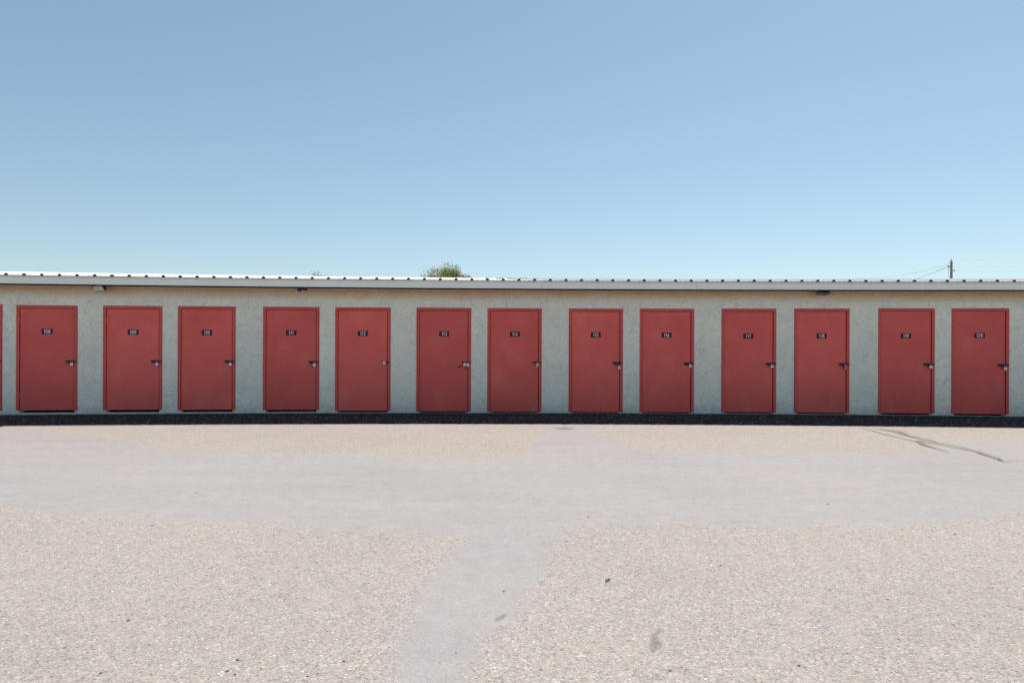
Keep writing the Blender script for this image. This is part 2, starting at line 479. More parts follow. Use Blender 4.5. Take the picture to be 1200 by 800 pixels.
# ------------------------------------------------------------------ the yard (one sheet to the horizon)
def lane_low(px):
    return np.interp(px, [-600, 0, 30, 100, 150, 200, 300, 400, 520, 560, 640, 655, 700, 800, 930, 1080, 1140, 1200, 1800],
                         [560, 588, 597, 603, 606, 610, 613, 620, 624, 628, 640, 620, 613, 612, 614, 612, 605, 595, 570])
def lane_high(px):
    return np.interp(px, [-600, 0, 60, 100, 200, 300, 400, 500, 590, 618, 640, 690, 712, 740, 800, 950, 1050, 1095, 1140, 1200, 1800],
                         [500, 503, 506, 516, 528, 534, 537, 538, 541, 534, 496, 496, 512, 524, 527, 527, 531, 523, 514, 512, 505])
def build_yard():
    xs = np.concatenate([[-2500, -900, -300, -100, -50, -30, -22], np.arange(-17, 17.01, 0.1), [22, 30, 50, 100, 300, 900, 2500]])
    ys = np.concatenate([[-600, -150, -50, -20, -8, -3, 0, 1.2], np.arange(1.6, 14.3, 0.08), [15, 17, 20, 26, 35, 60, 120, 300, 900, 3000]])
    X, Y = np.meshgrid(xs, ys)
    nx, ny = len(xs), len(ys)
    Yc = np.maximum(Y, 0.8)
    U, V = F * X / Yc, F * H_EYE / Yc
    px, py = U - V * ROLL + 600, V + U * ROLL + 400
    # worn lane: positive inside (softness measured in metres across the ground)
    def d_of(pyv): return F * H_EYE / np.maximum(pyv - 400, 20)
    near = d_of(lane_low(px)); far = d_of(lane_high(px))
    soft_lo, soft_hi = 0.55, 1.5
    lane = np.minimum((Yc - near) / soft_lo, (far - Yc) / soft_hi)
    lane = np.clip(lane + 0.5, 0, 1)
    bl = np.interp(py, [600, 628, 640, 665, 690, 720, 755, 800, 1200], [560, 556, 540, 515, 497, 485, 470, 463, 440])
    br = np.interp(py, [600, 640, 670, 695, 720, 740, 760, 790, 800, 1200], [645, 645, 641, 616, 602, 582, 566, 551, 545, 500])
    mpp = Yc / F
    br_m = np.minimum((px - bl), (br - px)) * mpp / 0.16
    branch = np.clip(br_m + 0.5, 0, 1) * (py > 605)
    wear = np.maximum(lane, branch)
    # worn patch by the building in the far left
    warm = np.clip((545 - py) / 45, 0, 1) * (py < 560)
    wear = wear * 0.88
    verts = np.stack([X.ravel(), Y.ravel(), np.zeros(X.size)], 1)
    idx = np.arange(nx * ny).reshape(ny, nx)
    faces = np.stack([idx[:-1, :-1], idx[:-1, 1:], idx[1:, 1:], idx[1:, :-1]], -1).reshape(-1, 4)
    me = bpy.data.meshes.new("yard_ground")
    me.from_pydata(verts.tolist(), [], faces.tolist())
    ca = me.color_attributes.new("wear", 'FLOAT_COLOR', 'POINT')
    arr = np.stack([wear.ravel(), warm.ravel(), np.zeros(X.size), np.ones(X.size)], 1).astype(np.float32)
    ca.data.foreach_set('color', arr.ravel())
    me.materials.append(M['yard'])
    o = link("yard_ground", me)
    tag(o, "bleached chip seal yard with a smooth worn lane in front of the storage units", kind='structure')
build_yard()

# dark strip painting the eave shadow along the foot of the building
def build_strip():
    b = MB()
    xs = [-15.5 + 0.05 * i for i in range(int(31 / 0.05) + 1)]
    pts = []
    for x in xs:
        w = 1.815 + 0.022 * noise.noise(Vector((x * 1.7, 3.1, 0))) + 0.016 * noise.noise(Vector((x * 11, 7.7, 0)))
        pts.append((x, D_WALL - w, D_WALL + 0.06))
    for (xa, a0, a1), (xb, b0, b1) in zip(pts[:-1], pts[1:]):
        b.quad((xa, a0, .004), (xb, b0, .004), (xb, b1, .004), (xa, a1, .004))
    o = b.build("shadow_strip", M['strip'], warp=True)
    tag(o, "painted eave shadow strip along the foot of the storage building", kind='structure')
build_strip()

# ------------------------------------------------------------------ storage building
bld = empty("storage_building", (0, D_WALL, 0))
tag(bld, "long low stucco storage building with a row of numbered red doors and white metal roof", "building")

FW = 0.055                    # frame face width
HALF = 0.549
#        number, px left, px right, z bottom of leaf, z sill, z top, plate z
doors = [
    ("106", -152.5, -86, .085, .035, 2.120, 1.60),
    ("107", -67.5, -1.2, .085, .035, 2.120, 1.60),
    ("108", 22, 88, .085, .035, 2.108, 1.607),
    ("109", 122, 189, .083, .033, 2.113, 1.600),
    ("110", 209, 275.5, .078, .030, 2.118, 1.600),
    ("111", 309, 373.5, .070, .026, 2.120, 1.604),
    ("112", 393, 457.5, .050, .012, 2.120, 1.598),
    ("113", 488, 552, .037, .006, 2.123, 1.598),
    ("114", 571, 635, .030, .006, 2.123, 1.598),
    ("115", 666.5, 730, .030, .006, 2.124, 1.592),
    ("116", 749.5, 813.5, .034, .006, 2.128, 1.592),
    ("117", 845, 910, .040, .010, 2.136, 1.580),
    ("118", 930, 996, .042, .010, 2.142, 1.590),
    ("119", 1029, 1095.5, .045, .008, 2.150, 1.596),
    ("120", 1116, 1181.5, .045, .008, 2.152, 1.612),
    ("121", 1216, 1282, .045, .008, 2.150, 1.600),
    ("122", 1304, 1370, .045, .008, 2.150, 1.600),
]
for i, d in enumerate(doors):
    doors[i] = (*d, (wall_x(d[1]) + wall_x(d[2])) / 2)
XE = 15.2
Z_WALL = 2.486

def build_wall():
    b = MB()
    T = 0.16
    cols = []      # x0, x1, list of (z0, z1)
    prev = -XE
    for (n, pl, pr, zb, zs, zt, zp, xc) in doors:
        xl, xr = xc - HALF, xc + HALF
        cols.append((prev, xl, [(-0.1, Z_WALL)]))
        cols.append((xl, xl + FW - .004, [(-0.1, zb), (zt, Z_WALL)]))
        cols.append((xl + FW - .004, xr - FW + .004, [(-0.1, zs), (zt, Z_WALL)]))
        cols.append((xr - FW + .004, xr, [(-0.1, zb), (zt, Z_WALL)]))
        prev = xr
    cols.append((prev, XE, [(-0.1, Z_WALL)]))
    for ci, (x0, x1, spans) in enumerate(cols):
        n = max(1, int((x1 - x0) / 0.3))
        for k in range(n):
            a, c = x0 + (x1 - x0) * k / n, x0 + (x1 - x0) * (k + 1) / n
            for z0, z1 in spans:
                b.quad((a, 0, z0), (c, 0, z0), (c, 0, z1), (a, 0, z1))
                b.quad((a, T, z0), (a, T, z1), (c, T, z1), (c, T, z0))
                b.quad((a, 0, z1), (c, 0, z1), (c, T, z1), (a, T, z1))
                if z0 > 0: b.quad((a, 0, z0), (a, T, z0), (c, T, z0), (c, 0, z0))
    for (n, pl, pr, zb, zs, zt, zp, xc) in doors:
        for x, z0, z1 in ((xc - HALF, zb, zt), (xc + HALF, zb, zt), (xc - HALF + FW - .004, zs, zb), (xc + HALF - FW + .004, zs, zb)):
            b.quad((x, 0, z0), (x, T, z0), (x, T, z1), (x, 0, z1))
    b.build("wall", M['stucco'], bld, warp=True)
    # low concrete footing that shows as a thin ledge between the doors
    prev = -XE
    for (n, pl, pr, zb, zs, zt, zp, xc) in doors + [("e", 0, 0, 0.04, .01, 0, 0, XE + HALF + 0.05)]:
        f = MB()
        x1 = min(xc - HALF + FW + .045, XE)
        m = max(1, int((x1 - prev) / 0.12))
        for k in range(m):
            a, c = prev + (x1 - prev) * k / m, prev + (x1 - prev) * (k + 1) / m
            h = 0.020 + 0.009 * noise.noise(Vector((a * 3, 1, 2)))
            dd = 0.022 + 0.010 * noise.noise(Vector((a * 5, 4, 2)))
            f.box(a, c, -dd, -0.002, -0.05, h)
        prev = xc + HALF - FW - .045
        if zs > 0.02 and x1 < XE:
            for k in range(9):
                a = x1 + (prev - x1) * k / 9; c = x1 + (prev - x1) * (k + 1) / 9
                h = 0.018 + 0.010 * noise.noise(Vector((a * 4, 1, 2)))
                f.box(a, c, -0.020, -0.002, -0.05, h)
        f.build("footing", M['concrete'], bld, warp=True)
    # side and rear walls, interior partition so that gaps look into darkness
    s = MB()
    s.box(-XE, -XE + .15, T + .002, 10.8, -0.1, 2.50)
    s.build("side_wall", M['stucco'], bld, warp=True)
    s = MB()
    s.box(XE - .15, XE, T + .002, 10.8, -0.1, 2.50)
    s.build("side_wall", M['stucco'], bld, warp=True)
    r = MB()
    n = 30
    for k in range(n):
        a, c = -XE + .151 + (2 * XE - .302) * k / n, -XE + .151 + (2 * XE - .302) * (k + 1) / n
        r.box(a, c, 10.65, 10.8, -0.1, 2.50)
    r.build("rear_wall", M['stucco'], bld, warp=True)
    p = MB()
    for k in range(n):
        a, c = -XE + .151 + (2 * XE - .302) * k / n, -XE + .151 + (2 * XE - .302) * (k + 1) / n
        p.box(a, c, 0.9, 1.0, -0.05, 2.56)
    p.build("partition", M['inner'], bld, warp=True)
    c_ = MB()
    for k in range(n):
        a, c = -XE + .151 + (2 * XE - .302) * k / n, -XE + .151 + (2 * XE - .302) * (k + 1) / n
        c_.box(a, c, T + .01, 0.899, 2.40, 2.46)
    c_.build("ceiling_board", M['inner'], bld, warp=True)
build_wall()

def strip_boxes(b, x0, x1, y0, y1, z0, z1, step=0.4, mi=0):
    n = max(1, round((x1 - x0) / step))
    xs = [x0 + (x1 - x0) * k / n for k in range(n + 1)]
    for a, c in zip(xs[:-1], xs[1:]):
        b.quad((a, y0, z0), (c, y0, z0), (c, y0, z1), (a, y0, z1), mi)
        b.quad((a, y1, z0), (a, y1, z1), (c, y1, z1), (c, y1, z0), mi)
        b.quad((a, y0, z1), (c, y0, z1), (c, y1, z1), (a, y1, z1), mi)
        b.quad((a, y0, z0), (a, y1, z0), (c, y1, z0), (c, y0, z0), mi)
    for x in (x0, x1):
        b.quad((x, y0, z0), (x, y1, z0), (x, y1, z1), (x, y0, z1), mi)

# --- roof and eave
EAVE_Y, Z_PAN, RISE, RUN = -0.35, 2.652, 0.0947, 6.0
PITCH = 0.3092
RIB0 = wall_x(7, EAVE_Y)
def zroof(y): return Z_PAN + (y - EAVE_Y) * RISE
def rib_profile():
    """one foot of sheet starting at a major rib centre: (dx, dz)"""
    return [(0.0, .037), (.014, .037), (.040, 0), (.088, 0), (.094, .005), (.112, .005), (.118, 0),
            (.190, 0), (.196, .005), (.214, .005), (.220, 0), (PITCH - .040, 0), (PITCH - .014, .037)]
def build_roof():
    k0 = -int((XE + .2 + RIB0) / PITCH)
    xa = RIB0 + k0 * PITCH - PITCH / 2
    npan = int((2 * XE + .4) / (3 * PITCH)) + 1
    prof = rib_profile()
    ystat = [EAVE_Y, 0.8, 2.5, 4.2, EAVE_Y + RUN]
    for p in range(npan):
        x0 = xa + p * 3 * PITCH
        pts = []
        for r in range(3):
            xr = x0 + PITCH / 2 + r * PITCH
            lo = [(dx - PITCH, dz) for dx, dz in prof if dx > PITCH / 2]
            hi = [(dx, dz) for dx, dz in prof if dx <= PITCH / 2]
            pts += [(xr + dx, dz) for dx, dz in lo + hi]
        pts = [(x0 + .001, 0)] + pts + [(x0 + 3 * PITCH - .001, 0)]
        jit = random.uniform(-.012, .012)
        lift = random.uniform(0, .0025)
        b = MB()
        st = [ystat[0] + jit] + ystat[1:]
        for ya, yb in zip(st[:-1], st[1:]):
            for (xa_, za), (xb_, zb_) in zip(pts[:-1], pts[1:]):
                b.quad((xa_, ya, zroof(ya) + za + lift), (xb_, ya, zroof(ya) + zb_ + lift), (xb_, yb, zroof(yb) + zb_ + lift), (xa_, yb, zroof(yb) + za + lift))
                b.quad((xa_, ya, zroof(ya) + za + lift - .002), (xa_, yb, zroof(yb) + za + lift - .002), (xb_, yb, zroof(yb) + zb_ + lift - .002), (xb_, ya, zroof(ya) + zb_ + lift - .002))
        y = st[0]
        for (xa_, za), (xb_, zb_) in zip(pts[:-1], pts[1:]):
            b.quad((xa_, y, zroof(y) + za + lift - .002), (xb_, y, zroof(y) + zb_ + lift - .002), (xb_, y, zroof(y) + zb_ + lift), (xa_, y, zroof(y) + za + lift))
        pan = b.build("roof_panel", M['roof'], bld, warp=True)
        # black plugs painting the shade inside the three hollow ribs of this sheet
        for r in range(3):
            c = MB()
            xr = x0 + PITCH / 2 + r * PITCH
            y0 = EAVE_Y - 0.014
            z = zroof(y0) + lift
            s1 = [(xr - .037, y0, z - .005), (xr + .037, y0, z - .005), (xr + .037, y0, z - .002), (xr + .013, y0, z + .0335), (xr - .013, y0, z + .0335), (xr - .037, y0, z - .002)]
            s2 = [(a, q + .05, w + .0045) for a, q, w in s1]
            c.poly(s1); c.poly(s2[::-1])
            for j in range(6):
                c.quad(s1[j], s1[(j + 1) % 6], s2[(j + 1) % 6], s2[j])
            c.build("rib_shade_plug", M['black'], pan, warp=True)
    # ridge cap
    r = MB()
    yr = EAVE_Y + RUN
    n = 40
    for k in range(n):
        a, c = -XE - .2 + (2 * XE + .4) * k / n, -XE - .2 + (2 * XE + .4) * (k + 1) / n
        z0, z1 = zroof(yr - .16) + .034, zroof(yr) + .036
        r.quad((a, yr - .16, z0), (c, yr - .16, z0), (c, yr, z1), (a, yr, z1))
        r.quad((a, yr, z1), (c, yr, z1), (c, yr + .16, z0), (a, yr + .16, z0))
    r.build("ridge_cap", M['roof'], bld, warp=True)
    bk = MB()
    for k in range(n):
        a, c = -XE - .2 + (2 * XE + .4) * k / n, -XE - .2 + (2 * XE + .4) * (k + 1) / n
        bk.quad((a, yr, zroof(yr)), (c, yr, zroof(yr)), (c, 11.2, Z_PAN + .03), (a, 11.2, Z_PAN + .03))
    bk.build("rear_roof_slope", M['roof'], bld, warp=True)
    # gable infill
    for x in (-XE + .005, XE - .005):
        g = MB()
        g.poly([(x, 0.0, 2.495), (x, 10.8, 2.495), (x, 10.8, 2.64), (x, yr, zroof(yr) - .01), (x, 0.0, zroof(0) - .01)])
        g.build("gable_panel", M['fascia'], bld, warp=True)
    # drip edge
    d = MB()
    strip_boxes(d, -XE - .2, XE + .2, EAVE_Y - .002, EAVE_Y + .028, 2.617, 2.646)
    d.build("drip_edge", M['drip'], bld, warp=True)
    # fascia boards
    edges = [-XE - .2] + [wall_x(p, -.33) for p in (-89, 92, 273, 454, 635, 816, 997, 1188)] + [XE + .2]
    for i, (x0, x1) in enumerate(zip(edges[:-1], edges[1:])):
        if x1 - x0 < .2: continue
        f = MB()
        j = random.uniform(-.0015, .0015)
        strip_boxes(f, x0 + .0015, x1 - .0015, EAVE_Y + .012 + j, EAVE_Y + .034 + j, 2.4935, 2.616)
        strip_boxes(f, x0 + .0015, x1 - .0015, EAVE_Y + .006 + j, EAVE_Y + .0118 + j, 2.600, 2.6155)   # hemmed upper lip
        strip_boxes(f, x0 + .0015, x1 - .0015, EAVE_Y + .006 + j, EAVE_Y + .0118 + j, 2.4935, 2.503)   # hemmed lower lip
        f.build("fascia_board", M['fascia'], bld, warp=True)
    # soffit board above the eave gap
    s = MB()
    strip_boxes(s, -XE, XE, EAVE_Y + .05, 0.15, 2.565, 2.58)
    s.build("soffit", M['wood'], bld, warp=True)
    # black strips painting the eave gap's shade above the stucco, and the pale stop bead that ends it
    q = MB()
    strip_boxes(q, -XE, XE, 0.03, 0.15, 2.4885, 2.562)
    strip_boxes(q, -XE, XE, EAVE_Y + .036, EAVE_Y + .049, 2.486, 2.60)
    q.build("gap_shade_strip", M['black'], bld, warp=True)
    e = MB()
    strip_boxes(e, -XE, XE, -0.010, -0.0015, 2.474, 2.4875)
    e.build("stop_bead", M['bead'], bld, warp=True)
    # strap clips under the fascia
    for px in (163, 351, 536, 713, 893, 1078):
        x = wall_x(px, -.30)
        k = MB()
        k.box(x - .022, x + .022, EAVE_Y + .036, EAVE_Y + .070, 2.467, 2.50)
        k.box(x - .008, x + .008, EAVE_Y + .028, EAVE_Y + .060, 2.458, 2.467)
        k.build("strap_clip", M['lamp_black'], bld, warp=True, bevel=.002)
build_roof()

# --- doors
def arc(cx, cz, rx, rz, a0, a1, n=10):
    return [(cx + rx * math.cos(R(a0 + (a1 - a0) * k / n)), cz + rz * math.sin(R(a0 + (a1 - a0) * k / n))) for k in range(n + 1)]
GLYPH = {       # strokes in a cell 0.5 wide, 1 high
    '0': [arc(.25, .5, .25, .5, 90, 450, 18)],
    '1': [[(.02, .84), (.20, 1.0), (.20, 0)]],
    '2': [arc(.25, .74, .24, .26, 165, -35, 10) + [(.02, 0), (.5, 0)]],
    '3': [arc(.22, .75, .24, .25, 150, -80, 9), arc(.22, .26, .27, .26, 85, -150, 10)],
    '4': [[(.36, 0), (.36, 1.0), (0, .30), (.52, .30)]],
    '5': [[(.46, 1.0), (.08, 1.0), (.05, .56)] + arc(.22, .32, .27, .30, 110, -140, 9)],
    '6': [[(.40, 1.0), (.10, .62)] + arc(.25, .29, .24, .29, 165, 525, 16)],
    '7': [[(.0, 1.0), (.50, 1.0), (.18, 0)]],
    '8': [arc(.25, .75, .20, .24, 90, 450, 14), arc(.25, .26, .25, .26, 90, 450, 16)],
    '9': [[(.10, 0), (.40, .38)] + arc(.25, .71, .24, .29, -15, 345, 16)],
}
def digits_mesh(txt):
    """bold rounded figures, 0.072 m high, thin on the plate"""
    hh = .072
    wid = {'1': .26}
    tot = sum(wid.get(c, .5) for c in txt) * hh * .82 + .019 * (len(txt) - 1)
    x = -tot / 2
    b = MB()
    for c in txt:
        for st in GLYPH[c]:
            b.tube([(x + u * hh * .82, 0, (v - .5) * hh) for u, v in st], .0056, 8)
        x += wid.get(c, .5) * hh * .82 + .019
    b.v = [(u, w * .10, v) for u, w, v in b.v]
    return b.mesh("d", [M['digit']])

def build_plate(txt, door, z):
    bm = bmesh.new()
    b = MB(); b.box(-.100, .100, -.005, -.0002, -.052, .052)
    me = b.mesh("p", [M['plate']], bevel=.0015)
    bm.from_mesh(me)
    n0 = len(bm.faces)
    dm = digits_mesh(txt)
    for v in dm.vertices:
        v.co.y -= .0056
    bm.from_mesh(dm)
    bm.faces.ensure_lookup_table()
    for f in bm.faces[n0:]: f.material_index = 1
    for f in bm.faces[:n0]: f.material_index = 0
    out = bpy.data.meshes.new("number_plate")
    bm.to_mesh(out); bm.free()
    out.materials.append(M['plate']); out.materials.append(M['digit'])
    return link("number_plate", out, door, (random.uniform(-.008, .008), 0, z), (0, R(random.uniform(-.5, .5)), 0))

def latch_mesh(style):
    """slide bolt across the gap between leaf and frame; x=0 at the gap"""
    b = MB()
    if style == 'bolt':
        b.box(-.135, -.012, -.006, 0, -.024, .026)
        for y_ in (-.012,):
            tri = [(-.150, y_, .022), (-.020, y_, .022), (-.028, y_, -.040), (-.062, y_, -.048), (-.100, y_, -.020)]
            tb = [(u, -.0062, w) for u, _, w in tri]
            b.poly(tri); b.poly(tb[::-1])
            for j in range(5): b.quad(tri[j], tri[(j + 1) % 5], tb[(j + 1) % 5], tb[j])
        b.tube([(-.150, -.020, 0.004), (.048, -.020, 0.004)], .0085, 10)
        for x in (-.120, -.070, -.022):
            b.box(x - .011, x + .011, -.032, -.006, -.018, .020)
        b.tube([(-.095, -.020, 0.004), (-.095, -.050, -.012), (-.095, -.052, -.045)], .0065, 8)
        b.box(.014, .050, -.034, -.013, -.020, .024)
    else:
        b.box(-.118, -.012, -.007, 0, -.020, .020)
        b.box(-.085, .038, -.020, -.0135, -.016, .020)
        b.lathe([(.021, -.030), (.021, -.0205)], 12, 0, Matrix.Translation((-.062, 0, 0)))
        b.box(.014, .046, -.030, -.0135, -.018, .022)
        b.tube([(-.030, -.012, -.012), (-.030, -.040, -.012), (-.030, -.040, .014), (-.030, -.012, .014)], .005, 8)
    return b.mesh("latch", [M['dark_steel']], bevel=.0015)
latch_m = {k: latch_mesh(k) for k in ('bolt', 'hasp')}

def hinge_mesh():
    b = MB()
    b.tube([(0, -.008, -.05), (0, -.008, .05)], .009, 10)
    b.tube([(0, -.008, .05), (0, -.008, .056)], .006, 8)
    b.tube([(0, -.008, -.056), (0, -.008, -.05)], .006, 8)
    return b.mesh("hinge", [M['frame']], smooth=True)
hinge_m = hinge_mesh()

door_objs = {}
REC = 0.021      # leaf face sits this far behind the frame face
def build_door(n, zb, zt, zp, xc, style):
    w = HALF - FW - 0.001
    yl = -.012 + REC
    gap_r, gap_l = .012, .005
    xL, xR = -w + gap_l, w - gap_r
    b = MB()
    # pressed steel leaf, slightly dished rim
    b.box(xL, xR, yl, yl + .044, zb, zt - FW - .010)
    leaf = b.mesh("door", [M['door']], bevel=.0025, seg=2)
    d = link("door", leaf, bld, (xc, bend(xc), 0), (0, 0, math.atan(slope(xc))))
    d['label'] = "red steel door with number plate " + n
    door_objs[n] = d
    f = MB()
    y0, y1 = -.012, .105
    f.box(-HALF + .001, -HALF + FW, y0, y1, zb, zt - FW)
    f.box(HALF - FW, HALF - .001, y0, y1, zb, zt - FW)
    f.box(-HALF + .001, HALF - .001, y0, y1, zt - FW, zt - .001)
    # stop behind the leaf
    f.box(-HALF + FW, -HALF + FW + .018, yl + .046, y1, zb, zt - FW)
    f.box(HALF - FW - .022, HALF - FW, yl + .046, y1, zb, zt - FW)
    f.box(-HALF + FW, HALF - FW, yl + .046, y1, zt - FW - .022, zt - FW)
    f.build("door_frame", M['frame'], d, bevel=.002)
    pl = build_plate(n, d, zp); pl.location.y = yl
    for z in (zb + .26, (zb + zt) / 2 + .05, zt - .30):
        link("hinge", hinge_m, d, (-w + .001, yl, z))
    lt = link("latch", latch_m[style], d, (w - .004, yl, 1.022 + random.uniform(-.006, .006)), (0, R(random.uniform(-2, 2)), 0))
    return d, lt, w, yl

def make_padlock(kind):
    """hangs below its origin (the shackle bend)"""
    root = empty("padlock", (0, 0, 0))
    s = MB()
    pts = [(-.014, 0, -.030), (-.014, 0, -.010)]
    for k in range(1, 8):
        w = math.pi - math.pi * k / 8
        pts.append((.014 * math.cos(w), 0, -.010 + .014 * math.sin(w)))
    pts += [(.014, 0, -.010), (.014, 0, -.030)]
    s.tube(pts, .0042, 8)
    s.build("shackle", M['steel'], root, smooth=True)
    b = MB()
    if kind == 'disc':
        b.lathe([(.0, -.013), (.022, -.013), (.031, -.009), (.033, 0), (.031, .009), (.022, .013), (.0, .013)], 20, 0, Matrix.Translation((0, 0, -.048)))
        bo = b.build("lock_body", M['steel'], root, smooth=True)
    else:
        mt = {'brass': M['brass'], 'steel': M['steel'], 'red': M['redlock']}[kind]
        hh = .052 if kind != 'red' else .075
        ww = .026 if kind != 'red' else .020
        b.box(-ww, ww, -.013, .013, -.024 - hh, -.024)
        bo = b.build("lock_body", mt, root, bevel=.005, seg=2)
        k = MB(); k.lathe([(.007, -.0005), (.007, .0025)], 10, 0, Matrix.Translation((0, -.0150, -.024 - hh * .6)))
        k.build("keyway", M['dark_steel'], bo)
    return root
protos = {}
def place_padlock(kind, world_loc, rz, tilt, label):
    if kind not in protos:
        o = protos[kind] = make_padlock(kind)
    else:
        src = protos[kind]
        o = src.copy(); COL.objects.link(o)
        for ch in list(src.children):
            c = ch.copy(); COL.objects.link(c); c.parent = o
            for g in list(ch.children):
                e = g.copy(); COL.objects.link(e); e.parent = c
    o.location = world_loc; o.rotation_euler = (0, tilt, rz)
    tag(o, label, "padlock", "padlocks on the storage doors")
    return o

lock_spec = {
    "106": [('disc', 0, 0)], "107": [('disc', 0, 0)],
    "108": [('steel', -.028, 0, "small silver padlock on the leftmost whole door, numbered 108")],
    "109": [('disc', -.030, 0, "round silver padlock on the second whole door from the left, numbered 109")],
    "110": [('disc', -.034, 0, "round silver padlock on the third whole door from the left, numbered 110")],
    "111": [('steel', -.026, 0, "silver padlock on the door numbered 111, below the white stemmed security lamp")],
    "112": [('disc', -.062, .040, "round silver padlock set high against the latch of the door marked 112")],
    "113": [('disc', -.062, .012, "left one of the two silver padlocks on the door marked 113"),
            ('steel', -.006, .004, "right one of the two silver padlocks on the door marked 113")],
    "114": [('brass', -.030, .004, "small dull brass padlock on the door marked 114")],
    "115": [('brass', -.024, -.045, "dull padlock hanging low below the latch of the door marked 115")],
    "116": [('steel', -.030, 0, "silver padlock on the fifth door from the right end, numbered 116")],
    "117": [('disc', -.026, 0, "round silver padlock on the fourth door from the right end, numbered 117")],
    "118": [('red', -.030, .0, "narrow reddish padlock hanging from the latch of the door marked 118")],
    "119": [('disc', -.028, 0, "round silver padlock on the second last door on the right, numbered 119")],
    "120": [('steel', -.024, -.016, "silver padlock hanging slightly low on the rightmost door, numbered 120")],
    "121": [], "122": [],
}
lock_spec["106"] = []; lock_spec["107"] = []
for (n, pl, pr, zb, zs, zt, zp, xc) in doors:
    style = 'hasp' if n in ("112", "113", "114") else 'bolt'
    d, lt, w, yl = build_door(n, zb, zt, zp, xc, style)
    ang = math.atan(slope(xc))
    for sp in lock_spec[n]:
        lx, ly, lz = w - .004 + sp[1], yl - .038, lt.location.z - .006 + sp[2]
        wx = xc + lx * math.cos(ang) - ly * math.sin(ang)
        wy = D_WALL + bend(xc) + lx * math.sin(ang) + ly * math.cos(ang)
        place_padlock(sp[0], (wx, wy, lz), ang, R(random.uniform(-9, 9)), sp[3])
    if n == "115":      # a short chain link lets that lock hang lower
        c = MB(); c.tube([(-.024, -.038, -.012), (-.030, -.036, -.030), (-.024, -.038, -.050), (-.018, -.040, -.030), (-.024, -.038, -.012)], .003, 6)
        c.build("chain_link", M['dark_steel'], d).location = (w - .004, yl, lt.location.z)
    if n == "113":      # dark red touch-up dabs beside the lock
        t = MB()
        for cx, cz, rx, rz in ((-.165, -.082, .024, .036), (-.118, -.055, .040, .012), (-.055, -.115, .020, .034), (-.198, -.095, .016, .014)):
            pts = []
            for k in range(14):
                a = 2 * math.pi * k / 14
                rr = 1 + .35 * noise.noise(Vector((cx * 40 + math.cos(a) * 1.5, cz * 30 + math.sin(a) * 1.5, 0)))
                pts.append((w + cx + rx * rr * math.cos(a), yl - .0012, 1.022 + cz + rz * rr * math.sin(a)))
            t.poly(pts)
        t.build("paint_smear", mat_plain("dark red smear", (0.34, .010, .022), .4, 0, .2, 40), d)

# ------------------------------------------------------------------ eave lamps and camera
def eave_anchor(px, off=-.10):
    x = wall_x(px, off)
    return (x, D_WALL + off + bend(x), 2.50)

def flood_light(px, yaw, pitch, body_mat, lens_mat, label, w=.25, flip=1):
    """rectangular flood lamp on a bracket below the eave"""
    a = eave_anchor(px, -.17)
    root = empty("flood_light", a)
    tag(root, label, "light", "lamps under the eave")
    Mx = Matrix.Translation((0, 0, -.048)) @ Matrix.Rotation(yaw, 4, 'Z') @ Matrix.Rotation(pitch, 4, 'X')
    h = MB()
    # tapered housing: front face (lens side) at -y, wider than the finned rear
    fw, fh, bw, bh, dp = w / 2, .065, w / 2 * .72, .040, .075
    P = [(-fw, -dp / 2, -fh), (fw, -dp / 2, -fh), (fw, -dp / 2, fh), (-fw, -dp / 2, fh), (-bw, dp / 2, -bh), (bw, dp / 2, -bh), (bw, dp / 2, bh), (-bw, dp / 2, bh)]
    P = [tuple(Mx @ Vector(p)) for p in P]
    for f in ((0, 1, 2, 3), (5, 4, 7, 6), (1, 5, 6, 2), (4, 0, 3, 7), (3, 2, 6, 7), (4, 5, 1, 0)):
        h.quad(*[P[i] for i in f])
    for k in range(5):
        x = -bw * .8 + 2 * bw * .8 * k / 4
        h.box(x - .004, x + .004, dp / 2 - .002, dp / 2 + .018, -bh * .8, bh * .8, 0, Mx)
    h.build("housing", body_mat, root, bevel=.003)
    g = MB()
    g.box(-fw + .016, fw - .016, -dp / 2 - .005, -dp / 2 - .001, -fh + .013, fh - .013, 0, Mx)
    g.build("lens", lens_mat, root, bevel=.001)
    br = MB()
    br.box(-.012, .012, -.012, .012, .0, .066)
    br.box(-.05, .05, -.03, .03, .0585, .064)
    br.build("bracket", M['lamp_black'], root)
    return root
flood_light(117, R(-32), R(38), M['lamp_black'], M['lamp_grey'], "black flood lamp with grey glass under the eave between doors 108 and 109", .37)
flood_light(963, R(28), R(-50), M['lamp_bronze'], M['lamp_black'], "bronze brown flood lamp under the eave above the door marked 118", .36)

def twin_head(px):
    a = eave_anchor(px, -.20)
    root = empty("security_light", a)
    tag(root, "small white stemmed security lamp with black round heads under the eave above door 111", "light", "lamps under the eave")
    b = MB()
    b.box(-.030, .030, -.03, .03, .045, .064)
    b.tube([(0.0, 0, .045), (-.012, -.01, -.02), (-.004, -.02, -.055)], [.020, .017, .013], 10)
    b.build("stem", M['white_pl'], root, smooth=True)
    for sx, tilt in ((-1, 60), (1, 72)):
        h = MB()
        mm = Matrix.Translation((sx * .050 + .012, -.03, -.048 + (.010 if sx > 0 else -.004))) @ Matrix.Rotation(R(-tilt), 4, 'X')
        h.lathe([(.020, -.045), (.046, -.035), (.050, .0), (.046, .018), (.030, .03)], 16, 0, mm)
        h.build("lamp_head", M['lamp_black'], root, smooth=True)
    l = MB()
    l.lathe([(.006, -.01), (.012, 0), (.006, .01)], 10, 0, Matrix.Translation((0.004, -.045, -.062)))
    l.build("sensor", M['white_pl'], root, smooth=True)
twin_head(354)

